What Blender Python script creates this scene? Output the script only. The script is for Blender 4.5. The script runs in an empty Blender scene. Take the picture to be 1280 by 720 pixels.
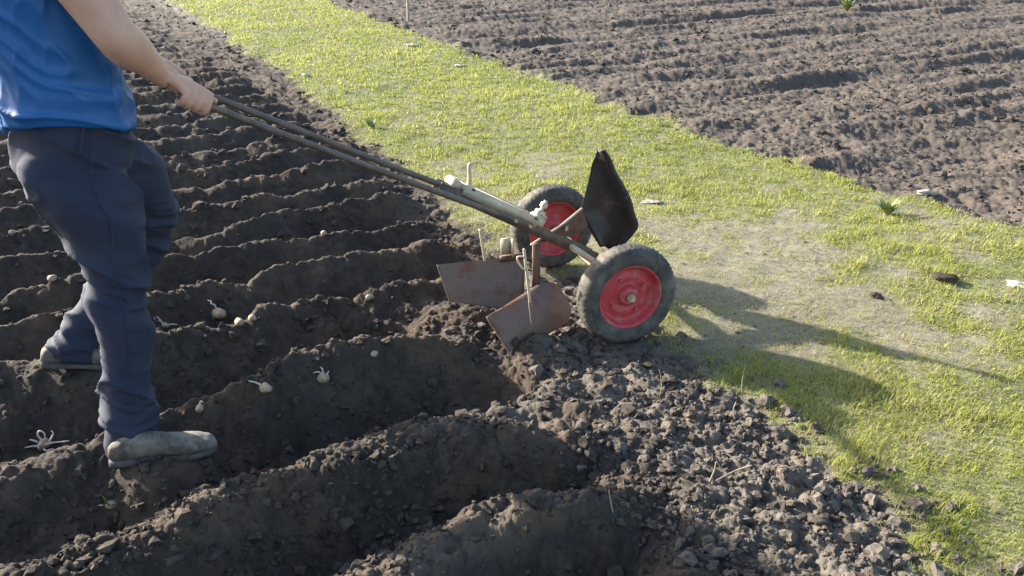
import bpy, math, random
import numpy as np
from mathutils import Vector
random.seed(7); RNG = np.random.default_rng(11)
scene = bpy.context.scene; COL = scene.collection

# ------------------------------------------------------------------ camera
CAM_H, PITCH, FPX = 1.55, math.radians(24.5), 1050.0      # eye height, tilt down, focal length in 1280-px units
CP, SP = math.cos(PITCH), math.sin(PITCH)
cam = bpy.data.cameras.new('camera'); cam.sensor_width = 36; cam.lens = FPX/1280*36
cam.clip_start = .05; cam.clip_end = 2000
camo = bpy.data.objects.new('camera', cam); COL.objects.link(camo)
camo.location = (0, 0, CAM_H); camo.rotation_euler = (math.pi/2 - PITCH, 0, 0)
scene.camera = camo

def ray(px, py):
    u, v = (px-640)/FPX, (py-360)/FPX
    return np.array([u, CP - v*SP, -SP - v*CP])
def at(px, py, Y):                      # a photo point at ground distance Y
    d = ray(px, py); return np.array([0, 0, CAM_H]) + d*(Y/d[1])
def atz(px, py, z):                     # a photo point at height z
    d = ray(px, py); return np.array([0, 0, CAM_H]) + d*((z-CAM_H)/d[2])

# ------------------------------------------------------------------ noise
def _h(ix, iy, seed):
    a = (ix.astype(np.int64)*374761393 + iy.astype(np.int64)*668265263 + seed*1442695041) & 0xffffffff
    a = ((a ^ (a >> 13))*1274126177) & 0xffffffff
    a = ((a ^ (a >> 15))*2246822519) & 0xffffffff
    return ((a ^ (a >> 16)) & 0xffffff)/float(0xffffff)
def vnoise(x, y, seed=0):               # -1..1
    x = np.asarray(x, float); y = np.asarray(y, float)
    fx, fy = np.floor(x), np.floor(y); tx, ty = x-fx, y-fy
    tx = tx*tx*tx*(tx*(tx*6-15)+10); ty = ty*ty*ty*(ty*(ty*6-15)+10)
    ix, iy = fx.astype(np.int64), fy.astype(np.int64)
    a = _h(ix, iy, seed)*(1-tx) + _h(ix+1, iy, seed)*tx
    b = _h(ix, iy+1, seed)*(1-tx) + _h(ix+1, iy+1, seed)*tx
    return (a*(1-ty) + b*ty)*2-1
def fbm(x, y, oct=3, seed=0):
    r = 0; amp = 1; tot = 0
    for k in range(oct):
        c, s = math.cos(.7*k), math.sin(.7*k)
        r = r + amp*vnoise((c*x-s*y)*2**k+k*7.3, (s*x+c*y)*2**k-k*3.1, seed+k); tot += amp; amp *= .5
    return r/tot
def worley(x, y, seed=0):               # round lumps 0..1
    fx, fy = np.floor(x), np.floor(y); ix, iy = fx.astype(np.int64), fy.astype(np.int64)
    best = np.zeros(np.shape(x))
    for dx in (-1, 0, 1):
        for dy in (-1, 0, 1):
            jx, jy = ix+dx, iy+dy
            qx = jx + _h(jx, jy, seed); qy = jy + _h(jx, jy, seed+5)
            rr = .25 + .45*_h(jx, jy, seed+9)
            d2 = ((x-qx)**2 + (y-qy)**2)/(rr*rr)
            best = np.maximum(best, rr*np.sqrt(np.clip(1-d2, 0, 1)))
    return best/.7
def sstep(a, b, x):
    t = np.clip((x-a)/(b-a), 0, 1); return t*t*(3-2*t)

# ------------------------------------------------------------------ the lie of the land
FA = math.radians(30); FC, FS = math.cos(FA), math.sin(FA)       # furrow direction
def to_sn(x, y): return FC*x+FS*y, -FS*x+FC*y
def gx(x, y, cx, cy, r): return np.exp(-(((x-cx)**2+(y-cy)**2)/(r*r)))
def s_edge(s, n):        # soil / grass edge
    b = np.interp(n, [-3, .85, 1.5, 2.2, 3.2, 4.3, 5.2, 6.85, 8.2, 17, 60], [1.7, 1.80, 1.90, 2.0, 1.92, 1.95, 2.1, 2.2, 2.35, 2.6, 3.2])
    return b + .09*vnoise(n*2.4, n*0+3.3, 31) + .06*vnoise(n*7, s*3, 32) + .03*vnoise(n*22, s*14, 33)
def f_edge(s, n):        # grass / tilled field edge
    b = np.interp(n, [-3, 2.2, 4.1, 7.5, 15.5, 60], [4.4, 4.36, 4.27, 4.43, 4.96, 7.5])
    return b + .09*vnoise(n*1.6, n*0+1.3, 34) + .06*vnoise(n*6, s*3, 35) + .03*vnoise(n*20, s*12, 36)
CR = [-.35, .12, .6, 1.08, 1.52, 2.03, 2.5, 3.08, 3.43, 3.80, 4.19, 4.57, 5.02]
while CR[-1] < 70: CR.append(CR[-1] + (.42 + .06*math.sin(len(CR)*2.3)))
CR = np.array(CR)
FOOT_R = (atz(205, 570, .03)); FOOT_L = np.array([-1.47, 2.59, .06])
def height(x, y):
    x = np.asarray(x, float); y = np.asarray(y, float)
    s, n = to_sn(x, y)
    sb, fb = s_edge(s, n), f_edge(s, n)
    mplot = sstep(-.05, .07, sb-s); mfield = sstep(-.08, .12, s-fb); mpath = 1-np.maximum(mplot, mfield)
    # ridges and furrows of the plot
    se = np.interp(n, [0, 1.6, 2.2, 2.8, 3.4, 4.2, 5], [1.30, 1.42, 1.42, 1.25, 1.75, 1.88, 2.0]) + .07*vnoise(n*3, n*0, 40)
    se = np.minimum(se, sb-.02)
    fade = sstep(0, .30, se-s)*np.interp(n, [7, 11, 16], [1, .55, .3])
    nn = n + .055*vnoise(s*1.1, n*.9, 41) + .034*vnoise(s*3.7, n*2.5, 42) + .012*vnoise(s*11, n*8, 47)
    nn = nn + .30*sstep(.75, 1.5, s)*np.exp(-((n-1.9)/.33)**2)            # the ridge that bends toward us at the headland
    nn = nn - .08*np.exp(-((s-.15)/.45)**2)*np.exp(-((n-2.45)/.3)**2)
    i = np.clip(np.searchsorted(CR, nn)-1, 0, len(CR)-2)
    ph = (nn-CR[i])/(CR[i+1]-CR[i])
    hi = np.interp(n, [0, 3.2, 5.2, 9], [.086, .082, .068, .05])
    lo = np.interp(n, [0, 2.2, 3.2, 5.2, 9], [-.145, -.125, -.085, -.06, -.045])
    idx = (i + (ph > .5)).astype(np.int64)
    hi = hi*(1 + .42*vnoise(s*1.9, idx*5.7, 43) + .28*vnoise(s*6, idx*3.3, 44))
    q = np.abs(2*ph-1); prof = np.clip(1.13*q-.07, 0, 1)**1.15
    flat_ = .80+.12*vnoise(s*3.1, idx*4.1, 45); prof = np.where(prof > flat_, flat_+(prof-flat_)*np.interp(n, [1.8, 3.2], [.30, 1.0]), prof)
    ridge = lo + (hi-lo)*prof
    h = np.where(mplot > 0, ridge*fade - .01*(1-fade), 0)*mplot
    # loose mounds thrown up by the tool
    def mound(ss, nnn, a, b, amp): return amp*np.exp(-((s-ss)/a)**2-((n-nnn)/b)**2)
    h = h + mound(1.22, 2.10, .20, .09, .085) + mound(.78, 2.52, .40, .15, .07) + mound(1.15, 2.93, .18, .16, .03)
    h = h + .075*gx(x, y, *atz(668, 428, .05)[:2], .13) + .05*gx(x, y, *atz(585, 385, .05)[:2], .16); h = h + mound(1.05, 1.40, .3, .10, .03) - mound(1.42, 2.3, .25, .18, .02)
    # clods and crumbs
    rough = fbm(x*3.1, y*3.1, 3, 50)
    lump = worley(x*9+.3*rough, y*9, 60)*.034 + worley(x*19, y*19+.3*rough, 61)*.019 + worley(x*42, y*42, 62)*.009
    fine = .010*fbm(x*14, y*14, 3, 70)
    slopey = 1-.35*sstep(.3, .9, np.abs(rough))
    h = h + mplot*((lump*np.interp(n, [2.5, 4.5], [.72, .55])*slopey-.009) + .021*rough + fine)
    # tilled field
    und = .046*vnoise(s*.30+.2*rough, n*2.9, 80) + .030*vnoise(s*.9, n*5.2, 81) + .018*fbm(x*4.5, y*4.5, 3, 82)
    h = h + mfield*(und + lump*.48 - .010 + fine - .10*gx(x, y, *at(1170, 192, 5.9)[:2], .45))
    h = h + mpath*(.012*fbm(x*1.3, y*1.3, 2, 90) + .006*fbm(x*9, y*9, 3, 91))
    far = sstep(18, 40, np.hypot(x, y)); h = h*(1-.6*far)
    # pressed in under the feet and wheels
    for (cx, cy, cz), r in ((FOOT_R, .15), (FOOT_L, .15)):
        k = np.exp(-(((x-cx)**2+(y-cy)**2)/(r*r))**2)*.95
        h = h*(1-k) + (cz+.010 + .006*rough)*k
    for cx, cy in ((.437, 2.91), (.185, 3.648)):
        k = np.exp(-(((x-cx)**2+(y-cy)**2)/(.13**2))**2)*.9
        h = h*(1-k) + (-.004)*k
    return h
def h1(x, y): return float(height(np.array([x]), np.array([y]))[0])
def hit(px, py):                         # where a sight line meets the ground
    d = ray(px, py); t = np.linspace(1.2, 24, 6000)
    p = np.array([0, 0, CAM_H])[None] + d[None]*t[:, None]
    below = p[:, 2] < height(p[:, 0], p[:, 1])
    return p[np.argmax(below)]
BARE = [(*atz(690, 212, 0)[:2], .42), (*atz(640, 250, 0)[:2], .35), (*atz(905, 300, 0)[:2], .5), (*atz(980, 300, 0)[:2], .35), (*atz(1050, 385, 0)[:2], .5),
        (*atz(960, 350, 0)[:2], .4), (*atz(870, 400, 0)[:2], .3), (*atz(1265, 352, 0)[:2], .18), (*atz(540, 150, 0)[:2], .35), (*atz(700, 300, 0)[:2], .5), (*atz(840, 440, 0)[:2], .28)]
def cover(x, y):                          # how much of the path is under grass, 0..1
    s, n = to_sn(x, y)
    sb, fb = s_edge(s, n), f_edge(s, n)
    m = sstep(-.07, .08, s-sb + .05*vnoise(x*17, y*17, 103))*sstep(-.08, .06, fb-s + .05*vnoise(x*13, y*13, 104))
    bare = .30*np.clip(fbm(x*1.4, y*1.4, 3, 100), -.5, 1) + 1.0*fbm(x*4.5, y*4.5, 4, 101)
    for cx, cy, r in BARE: bare = bare + .50*gx(x, y, cx, cy, r)
    bare = bare - np.interp(n, [3, 5, 8], [-.04, .14, .36]) - .30*gx(x, y, *atz(1240, 600, 0)[:2], .4) - .22*gx(x, y, *atz(1010, 500, 0)[:2], .30) + np.interp(n, [1, 3.0, 5], [.20, .16, 0])
    return m*(1-.84*sstep(.08, 1.0, bare))

# ------------------------------------------------------------------ object helpers
def props(o, label=None, cat=None, group=None, kind=None):
    for k, v in (('label', label), ('category', cat), ('group', group), ('kind', kind)):
        if v: o[k] = v
    return o
def empty(name, loc, label, cat, group=None):
    o = bpy.data.objects.new(name, None); o.empty_display_size = .1; COL.objects.link(o); o.location = loc
    return props(o, label, cat, group)
def world_loc(o):
    p = np.zeros(3)
    while o: p = p + np.array(o.location); o = o.parent
    return p
def mesh_np(name, verts, faces, mat, smooth=True):
    me = bpy.data.meshes.new(name)
    verts = np.asarray(verts, np.float32)
    if isinstance(faces, np.ndarray):
        nf, k = faces.shape
        me.vertices.add(len(verts)); me.vertices.foreach_set('co', verts.ravel())
        me.loops.add(nf*k); me.loops.foreach_set('vertex_index', faces.astype(np.int32).ravel())
        me.polygons.add(nf); me.polygons.foreach_set('loop_start', np.arange(0, nf*k, k, dtype=np.int32))
        me.update(calc_edges=True)
    else:
        me.from_pydata(verts.tolist(), [], [list(map(int, f)) for f in faces]); me.update()
    me.polygons.foreach_set('use_smooth', np.full(len(me.polygons), smooth))
    if mat: me.materials.append(mat)
    return me
def obj(name, vf, mat, parent=None, smooth=True, loc=None):
    """verts in world space; linked as ONE mesh; origin at its parent's base or at loc"""
    v, f = vf; v = np.asarray(v, float)
    base = world_loc(parent) if parent else (np.array(loc) if loc is not None else np.zeros(3))
    o = bpy.data.objects.new(name, mesh_np(name, v-base, f, mat, smooth)); COL.objects.link(o)
    if parent: o.parent = parent
    elif loc is not None: o.location = loc
    return o
def join(parts):
    V, F, k = [], [], 0
    for v, f in parts:
        V.append(np.asarray(v, float)); F += [[int(i)+k for i in q] for q in f]; k += len(v)
    return np.vstack(V), F
def nrm(a): a = np.asarray(a, float); return a/np.linalg.norm(a)
def catmull(P, m):
    P = np.asarray(P, float); out = []
    Q = np.vstack([2*P[0]-P[1], P, 2*P[-1]-P[-2]])
    for i in range(len(P)-1):
        a, b, c, d = Q[i:i+4]
        for k in range(m):
            t = k/m
            out.append(.5*((2*b) + (c-a)*t + (2*a-5*b+4*c-d)*t*t + (3*b-a-3*c+d)*t**3))
    out.append(P[-1]); return np.array(out)
def tube(P, R, n=14, ref=(0, 0, 1), sub=1, cap=True, dome=True):
    """closed loft along P; R per point radius or (side, front) pair"""
    P = np.asarray(P, float); R = np.array([(r, r) if np.isscalar(r) else tuple(r) for r in R], float)
    if sub > 1:
        A = catmull(np.hstack([P, R]), sub); P, R = A[:, :3], np.maximum(A[:, 3:], 1e-4)
    T = np.gradient(P, axis=0); T = T/np.linalg.norm(T, axis=1)[:, None]
    if dome and cap:
        def ext(p, t, r, sgn):
            m = min(r); return [(p+sgn*t*m*.45, r*.86), (p+sgn*t*m*.8, r*.52)]
        e0, e1 = ext(P[0], T[0], R[0], -1), ext(P[-1], T[-1], R[-1], 1)
        P = np.vstack([e0[1][0], e0[0][0], P, e1[0][0], e1[1][0]]); R = np.vstack([e0[1][1], e0[0][1], R, e1[0][1], e1[1][1]])
        T = np.vstack([T[0], T[0], T, T[-1], T[-1]])
    ref = np.asarray(ref, float); S = None; V = []
    ang = np.linspace(0, 2*math.pi, n, endpoint=False)
    for p, t, r in zip(P, T, R):
        if S is None:
            S = np.cross(t, ref)
            if np.linalg.norm(S) < 1e-3: S = np.cross(t, (1, .3, 0))
        S = S - t*np.dot(S, t); S = nrm(S); Fv = np.cross(S, t)
        V.append(p + np.outer(np.cos(ang)*r[0], S) + np.outer(np.sin(ang)*r[1], Fv))
    V = np.vstack(V); F = []; m = len(P)
    for i in range(m-1):
        for k in range(n): F.append([i*n+k, i*n+(k+1) % n, (i+1)*n+(k+1) % n, (i+1)*n+k])
    if cap:
        F.append([k for k in range(n)][::-1]); F.append([(m-1)*n+k for k in range(n)])
    return V, F
def rings(C, A, B, n=28, power=2.0):
    """loft through explicit rings: centres C, axis vectors A, B (numpy rows); superellipse"""
    ang = np.linspace(0, 2*math.pi, n, endpoint=False); V = []
    c = np.sign(np.cos(ang))*np.abs(np.cos(ang))**(2/power); s = np.sign(np.sin(ang))*np.abs(np.sin(ang))**(2/power)
    for p, a, b in zip(C, A, B): V.append(np.asarray(p) + np.outer(c, a) + np.outer(s, b))
    V = np.vstack(V); m = len(C); F = []
    for i in range(m-1):
        for k in range(n): F.append([i*n+k, i*n+(k+1) % n, (i+1)*n+(k+1) % n, (i+1)*n+k])
    F.append(list(range(n))[::-1]); F.append([(m-1)*n+k for k in range(n)])
    return V, F
def ball(c, r, n=14):
    r = np.array([r, r, r] if np.isscalar(r) else r, float)
    th = np.linspace(0, math.pi, n)[1:-1]; C = [(0, 0, math.cos(t)) for t in th]
    V, F = rings(np.array(C), np.array([(math.sin(t), 0, 0) for t in th]), np.array([(0, math.sin(t), 0) for t in th]), n*2)
    return V*r+np.asarray(c), F
def box(c, ax, half, bev=.15):
    """box with chamfered edges; ax = three unit axes, half sizes"""
    import bmesh
    bm = bmesh.new(); bmesh.ops.create_cube(bm, size=2)
    for v in bm.verts: v.co = Vector([v.co[i]*half[i] for i in range(3)])
    if bev: bmesh.ops.bevel(bm, geom=bm.edges[:], offset=min(half)*bev*2, segments=2, affect='EDGES', clamp_overlap=True)
    V = np.array([v.co[:] for v in bm.verts]); bm.verts.index_update(); F = [[v.index for v in f.verts] for f in bm.faces]; bm.free()
    M = np.array([nrm(a) for a in ax]); return V @ M + np.asarray(c), F
def remesh(vf, voxel, smooth=4):
    me = mesh_np('tmp', vf[0], vf[1], None); o = bpy.data.objects.new('tmp', me); COL.objects.link(o)
    m = o.modifiers.new('r', 'REMESH'); m.mode = 'VOXEL'; m.voxel_size = voxel
    if smooth: k = o.modifiers.new('s', 'SMOOTH'); k.factor = .5; k.iterations = smooth
    ev = o.evaluated_get(bpy.context.evaluated_depsgraph_get()); r = ev.to_mesh()
    V = np.empty(len(r.vertices)*3); r.vertices.foreach_get('co', V); N = np.empty(len(r.vertices)*3); r.vertices.foreach_get('normal', N)
    F = [list(p.vertices) for p in r.polygons]; ev.to_mesh_clear()
    bpy.data.objects.remove(o); bpy.data.meshes.remove(me)
    return V.reshape(-1, 3), F, N.reshape(-1, 3)

# ------------------------------------------------------------------ materials
def newmat(name):
    m = bpy.data.materials.new(name); m.use_nodes = True; nt = m.node_tree
    return m, nt, nt.nodes['Principled BSDF']
def N(nt, t, **kw):
    n = nt.nodes.new(t)
    for k, v in kw.items():
        if k in n.inputs: n.inputs[k].default_value = v
        else: setattr(n, k, v)
    return n
def noise_node(nt, scale, detail=4, rough=.6, vec=None):
    n = N(nt, 'ShaderNodeTexNoise'); n.inputs['Scale'].default_value = scale; n.inputs['Detail'].default_value = detail; n.inputs['Roughness'].default_value = rough
    if vec is None:
        tc = N(nt, 'ShaderNodeTexCoord'); vec = tc.outputs['Object']
    nt.links.new(vec, n.inputs['Vector']); return n.outputs['Fac']
def ramp(nt, fac, a, b):
    r = N(nt, 'ShaderNodeMapRange'); r.inputs['From Min'].default_value = a; r.inputs['From Max'].default_value = b
    nt.links.new(fac, r.inputs['Value']); return r.outputs['Result']
def mix(nt, fac, a, b):
    m = nt.nodes.new('ShaderNodeMix'); m.data_type = 'RGBA'
    for sock, val in ((m.inputs[0], fac), (m.inputs[6], a), (m.inputs[7], b)):
        if hasattr(val, 'links') or hasattr(val, 'is_linked'): nt.links.new(val, sock)
        elif np.isscalar(val): sock.default_value = val
        else: sock.default_value = (*val[:3], 1)
    return m.outputs[2]
def bump(nt, bs, h, strength, dist):
    b = N(nt, 'ShaderNodeBump'); b.inputs['Strength'].default_value = strength; b.inputs['Distance'].default_value = dist
    nt.links.new(h, b.inputs['Height']); nt.links.new(b.outputs['Normal'], bs.inputs['Normal'])
def simple(name, ca, cb, sc=20, lo=.35, hi=.65, rough=.7, metal=0, bmp=0, bsc=80, third=None, tsc=6, tl=.5, th=.7, bdist=.004, spec=None):
    m, nt, bs = newmat(name)
    c = mix(nt, ramp(nt, noise_node(nt, sc), lo, hi), ca, cb)
    if third: c = mix(nt, ramp(nt, noise_node(nt, tsc, 6, .7), tl, th), c, third)
    nt.links.new(c, bs.inputs['Base Color']); bs.inputs['Roughness'].default_value = rough; bs.inputs['Metallic'].default_value = metal
    if spec is not None: bs.inputs['Specular IOR Level'].default_value = spec
    if bmp: bump(nt, bs, noise_node(nt, bsc, 6, .65), bmp, bdist)
    return m
def ground_mat():
    m, nt, bs = newmat('soil_and_turf')
    a = N(nt, 'ShaderNodeAttribute'); a.attribute_name = 'zone'
    sep = N(nt, 'ShaderNodeSeparateColor'); nt.links.new(a.outputs['Color'], sep.inputs[0])
    g, dry, fld = sep.outputs[0], sep.outputs[1], sep.outputs[2]
    n1, n2, n3 = noise_node(nt, 3.5, 6, .7), noise_node(nt, 28, 6, .7), noise_node(nt, 130, 4, .7)
    soil = mix(nt, ramp(nt, n2, .3, .7), (.026, .0215, .0175), (.052, .0415, .033))
    soil = mix(nt, ramp(nt, n1, .45, .72), soil, (.100, .069, .043))
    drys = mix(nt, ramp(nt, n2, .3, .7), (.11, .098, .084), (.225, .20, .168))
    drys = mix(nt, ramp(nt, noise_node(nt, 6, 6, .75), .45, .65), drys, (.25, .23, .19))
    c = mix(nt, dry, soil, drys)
    f = mix(nt, ramp(nt, n2, .3, .7), (.056, .046, .038), (.114, .095, .079))
    f = mix(nt, ramp(nt, n1, .40, .75), f, (.096, .076, .058))
    c = mix(nt, fld, c, f)
    turf = mix(nt, ramp(nt, n2, .35, .65), (.130, .160, .042), (.205, .210, .078))
    n4 = noise_node(nt, 9, 6, .75); turf = mix(nt, ramp(nt, n4, .42, .62), turf, (.115, .095, .062))
    turf = mix(nt, ramp(nt, n3, .45, .75), turf, (.255, .24, .14))
    c = mix(nt, g, c, turf)
    nt.links.new(c, bs.inputs['Base Color']); bs.inputs['Roughness'].default_value = .95; bs.inputs['Specular IOR Level'].default_value = .25
    bump(nt, bs, n3, .55, .012)
    return m
def blade_mat():
    m, nt, bs = newmat('grass_blade')
    a = N(nt, 'ShaderNodeAttribute'); a.attribute_name = 'tint'
    cr = N(nt, 'ShaderNodeValToRGB'); e = cr.color_ramp.elements
    e[0].position = 0; e[0].color = (.115, .170, .030, 1); e[1].position = 1; e[1].color = (.46, .40, .23, 1)
    k = e.new(.33); k.color = (.275, .305, .060, 1); k = e.new(.62); k.color = (.345, .365, .080, 1)
    nt.links.new(a.outputs['Fac'], cr.inputs[0]); nt.links.new(cr.outputs[0], bs.inputs['Base Color'])
    bs.inputs['Roughness'].default_value = .6; bs.inputs['Specular IOR Level'].default_value = .3
    tr = N(nt, 'ShaderNodeBsdfTranslucent'); nt.links.new(cr.outputs[0], tr.inputs[0])
    mx = N(nt, 'ShaderNodeMixShader'); mx.inputs[0].default_value = .52
    nt.links.new(bs.outputs[0], mx.inputs[1]); nt.links.new(tr.outputs[0], mx.inputs[2])
    nt.links.new(mx.outputs[0], nt.nodes['Material Output'].inputs[0])
    return m
M_GROUND = ground_mat(); M_BLADE = blade_mat()
M_CLOD = simple('clod_soil', (.062, .052, .043), (.142, .122, .103), 17, .35, .65, .95, bmp=.8, bsc=170, third=(.16, .12, .085), tsc=14, tl=.52, th=.68, spec=.2)
M_CLOD_DARK = simple('moist_clod_soil', (.030, .025, .021), (.080, .064, .050), 12, .35, .65, .95, bmp=.6, bsc=150, third=(.095, .080, .066), tsc=40, tl=.52, th=.75, spec=.2)
M_CLOD_FIELD = simple('field_clod_soil', (.048, .039, .032), (.098, .081, .067), 12, .35, .65, .95, bmp=.6, bsc=150, spec=.2)

# ------------------------------------------------------------------ the ground: one sheet cut along its two edges
def build_ground():
    a_d = np.linspace(-math.radians(47), math.radians(47), 1250)
    a_s = np.linspace(math.radians(47), 2*math.pi-math.radians(47), 134)[1:-1]
    ang = np.concatenate([a_d, a_s])                                 # measured from +Y toward +X
    dep = np.linspace(math.radians(50), math.radians(4.3), 570); r1 = CAM_H/np.tan(dep)
    r2 = np.exp(np.linspace(math.log(r1[0]), math.log(r1[-1]), 420))
    rad = np.unique(np.concatenate([np.linspace(.05, r1[0], 26)[:-1], r1, r2, np.exp(np.linspace(math.log(r1[-1]), math.log(600), 110))[1:]]))
    rad = rad[np.concatenate([[True], np.diff(rad) > 4e-4])]
    A, R = np.meshgrid(ang, rad)
    X, Y = R*np.sin(A), R*np.cos(A)
    x, y = X.ravel(), Y.ravel(); z = height(x, y)
    s, n = to_sn(x, y); sb, fb = s_edge(s, n), f_edge(s, n)
    far = sstep(25, 60, np.hypot(x, y))
    g = cover(x, y)*.9; path = sstep(.0, .20, s-sb + .08*fbm(x*8, y*8, 2, 105))*sstep(-.03, .10, fb-s)
    fld = sstep(-.05, .08, s-fb)
    head = sstep(-.10, .16, s-np.interp(n, [0, 1.6, 2.2, 2.8, 3.4, 4.2, 5], [1.30, 1.42, 1.45, 1.6, 1.9, 2.1, 2.3]))
    crumb = sstep(-.1, .7, fbm(x*2.2, y*2.2, 3, 120))
    lit_tan = np.exp(-((s-1.2)/.28)**2-((n-2.08)/.10)**2) + .8*np.exp(-((s-.75)/.5)**2-((n-1.55)/.07)**2); dry = np.clip(.42*lit_tan*(.6+.6*crumb) + path*1.0 + (1-path)*(1-fld)*(head*.42 + .10*crumb + .12*sstep(9, 14, n)), 0, 1)  # sunlit tan of the mound and front crest is painted in through dry
    nr, na = R.shape
    idx = np.arange(nr*na).reshape(nr, na); nxt = np.roll(idx, -1, axis=1)
    Fq = np.stack([idx[:-1], nxt[:-1], nxt[1:], idx[1:]], -1).reshape(-1, 4)[:, ::-1]
    fs = s[Fq].mean(1); fsb = sb[Fq].mean(1); ffb = fb[Fq].mean(1)
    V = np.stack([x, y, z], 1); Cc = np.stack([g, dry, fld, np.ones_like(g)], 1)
    # the middle under the camera
    for name, sel, lab in (('ploughed_soil', fs < fsb, 'dark freshly furrowed potato plot on the left'),
                           ('path', (fs >= fsb) & (fs < ffb), 'sunlit grass path running between the two plots'),
                           ('field', fs >= ffb, 'rough brown tilled field on the far right')):
        q = Fq[sel]; used = np.unique(q); mp = np.full(len(V), -1); mp[used] = np.arange(len(used))
        me = mesh_np(name, V[used], mp[q], M_GROUND)
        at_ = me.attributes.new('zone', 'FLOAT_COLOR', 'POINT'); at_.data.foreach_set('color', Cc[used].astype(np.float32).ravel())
        o = bpy.data.objects.new(name, me); COL.objects.link(o)
        props(o, lab, 'ground', kind='structure')
build_ground()

# ------------------------------------------------------------------ grass
def scatter(num, rmin, rmax, half_ang, p=1.0):
    a = RNG.uniform(-half_ang, half_ang, num)
    u = RNG.random(num)
    if p == 0: r = np.sqrt(rmin**2 + u*(rmax**2-rmin**2))
    else: r = np.exp(math.log(rmin) + u*(math.log(rmax)-math.log(rmin)))
    return r*np.sin(a), r*np.cos(a), r
def build_grass():
    x, y, r = scatter(1150000, 1.35, 24, math.radians(45))
    c = cover(x, y); clump = .5+.5*vnoise(x*11, y*11, 131); big = .5+.5*fbm(x*1.7, y*1.7, 2, 132)
    keep = RNG.random(len(x)) < np.clip(c*1.05+.035*(c > 0), 0, 1)*(.28+.72*clump**1.3)
    s, n = to_sn(x, y)
    stray = (s > f_edge(s, n)) & (s < f_edge(s, n)+.5) & (RNG.random(len(x)) < .02*(clump > .8))
    bare_straw = (s > s_edge(s, n)+.03) & (s < f_edge(s, n)) & (c < .7) & (RNG.random(len(x)) < .24)
    k = keep | stray | bare_straw
    x, y, r, c, clump, big, bs = x[k], y[k], r[k], c[k], clump[k], big[k], bare_straw[k] & ~keep[k]
    m = len(x); z = height(x, y)-.002
    az = RNG.uniform(0, 2*math.pi, m); lean = np.clip(RNG.normal(.75, .35, m), .05, 1.4)
    L = (.014 + .030*clump**1.5*RNG.random(m) + .010*big)*np.clip(.6+.5*c, .5, 1.2); 
    broad = (RNG.random(m) < .14*(1+np.sign(vnoise(x*3, y*3, 133)))) & ~bs; lean = np.where(broad, RNG.uniform(.9, 1.4, m), lean); L = np.where(broad, L*.55, L)
    lean = np.where(bs, 1.45, lean); L = np.where(bs, RNG.uniform(.015, .05, m), L)
    L = L*np.clip(r/5, 1, 2.0)**.35
    w = np.maximum(.0014, r*.00055)*RNG.uniform(.7, 1.4, m)
    w = np.where(bs, w*.7, w); w = np.where(broad, w*2.6, w)
    dx, dy = np.cos(az), np.sin(az); sx, sy = -dy, dx
    def pt(f, wf, ln):
        hx = np.sin(ln)*L*f; hz = np.cos(ln)*L*f + np.where(bs, .006, 0)
        return np.stack([x+dx*hx+sx*w*wf, y+dy*hx+sy*w*wf, z+hz], 1)
    V = np.stack([pt(0, -.7, lean), pt(0, .7, lean), pt(.55, .6, lean*.8), pt(.55, -.6, lean*.8), pt(1, 0, lean)], 1).reshape(-1, 3)
    b = np.arange(m)*5
    F3 = np.stack([np.stack([b, b+1, b+2], 1), np.stack([b, b+2, b+3], 1), np.stack([b+3, b+2, b+4], 1)], 1).reshape(-1, 3)
    sn_ = to_sn(x, y)[1]; tint = np.clip(.27 + np.interp(sn_, [1, 3.2, 6], [.17, .13, 0]) + .60*(big-.5) + .30*(clump-.5) + .10*RNG.normal(0, 1, m) + .25*(1-c) + np.where(RNG.random(m) < .07, .45, 0), 0, 1)
    tint = np.where(bs, RNG.uniform(.75, 1, m), tint)
    me = mesh_np('grass', V, F3, M_BLADE)
    t = me.attributes.new('tint', 'FLOAT', 'POINT'); t.data.foreach_set('value', np.repeat(tint, 5).astype(np.float32))
    o = bpy.data.objects.new('grass', me); COL.objects.link(o)
    props(o, 'short yellow green grass growing in patches over the path', 'grass', kind='stuff')
    print('blades', m)
build_grass()

# ------------------------------------------------------------------ loose clods
def ico(sub):
    import bmesh
    bm = bmesh.new(); bmesh.ops.create_icosphere(bm, subdivisions=sub, radius=1)
    V = np.array([v.co[:] for v in bm.verts]); bm.verts.index_update(); F = np.array([[v.index for v in f.verts] for f in bm.faces]); bm.free()
    return V, F
def clod_variants(sub, k):
    V, F = ico(sub); out = []
    for i in range(k):
        rr = np.random.default_rng(100+i)
        d = np.ones(len(V))
        for q in range(7):
            ax = nrm(rr.normal(size=3)); t = V @ ax; d = d - .30*np.clip(t-rr.uniform(.35, .75), 0, 1)*1.2 + .10*np.sin(t*4+rr.uniform(0, 6))
        W = V*d[:, None]*np.array([1, rr.uniform(.75, 1), rr.uniform(.6, .85)])
        W = W*(1+.16*rr.normal(0, 1, len(W)))[:, None]*1.0 + rr.normal(0, .05, W.shape)
        out.append(W)
    return out, F
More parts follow.
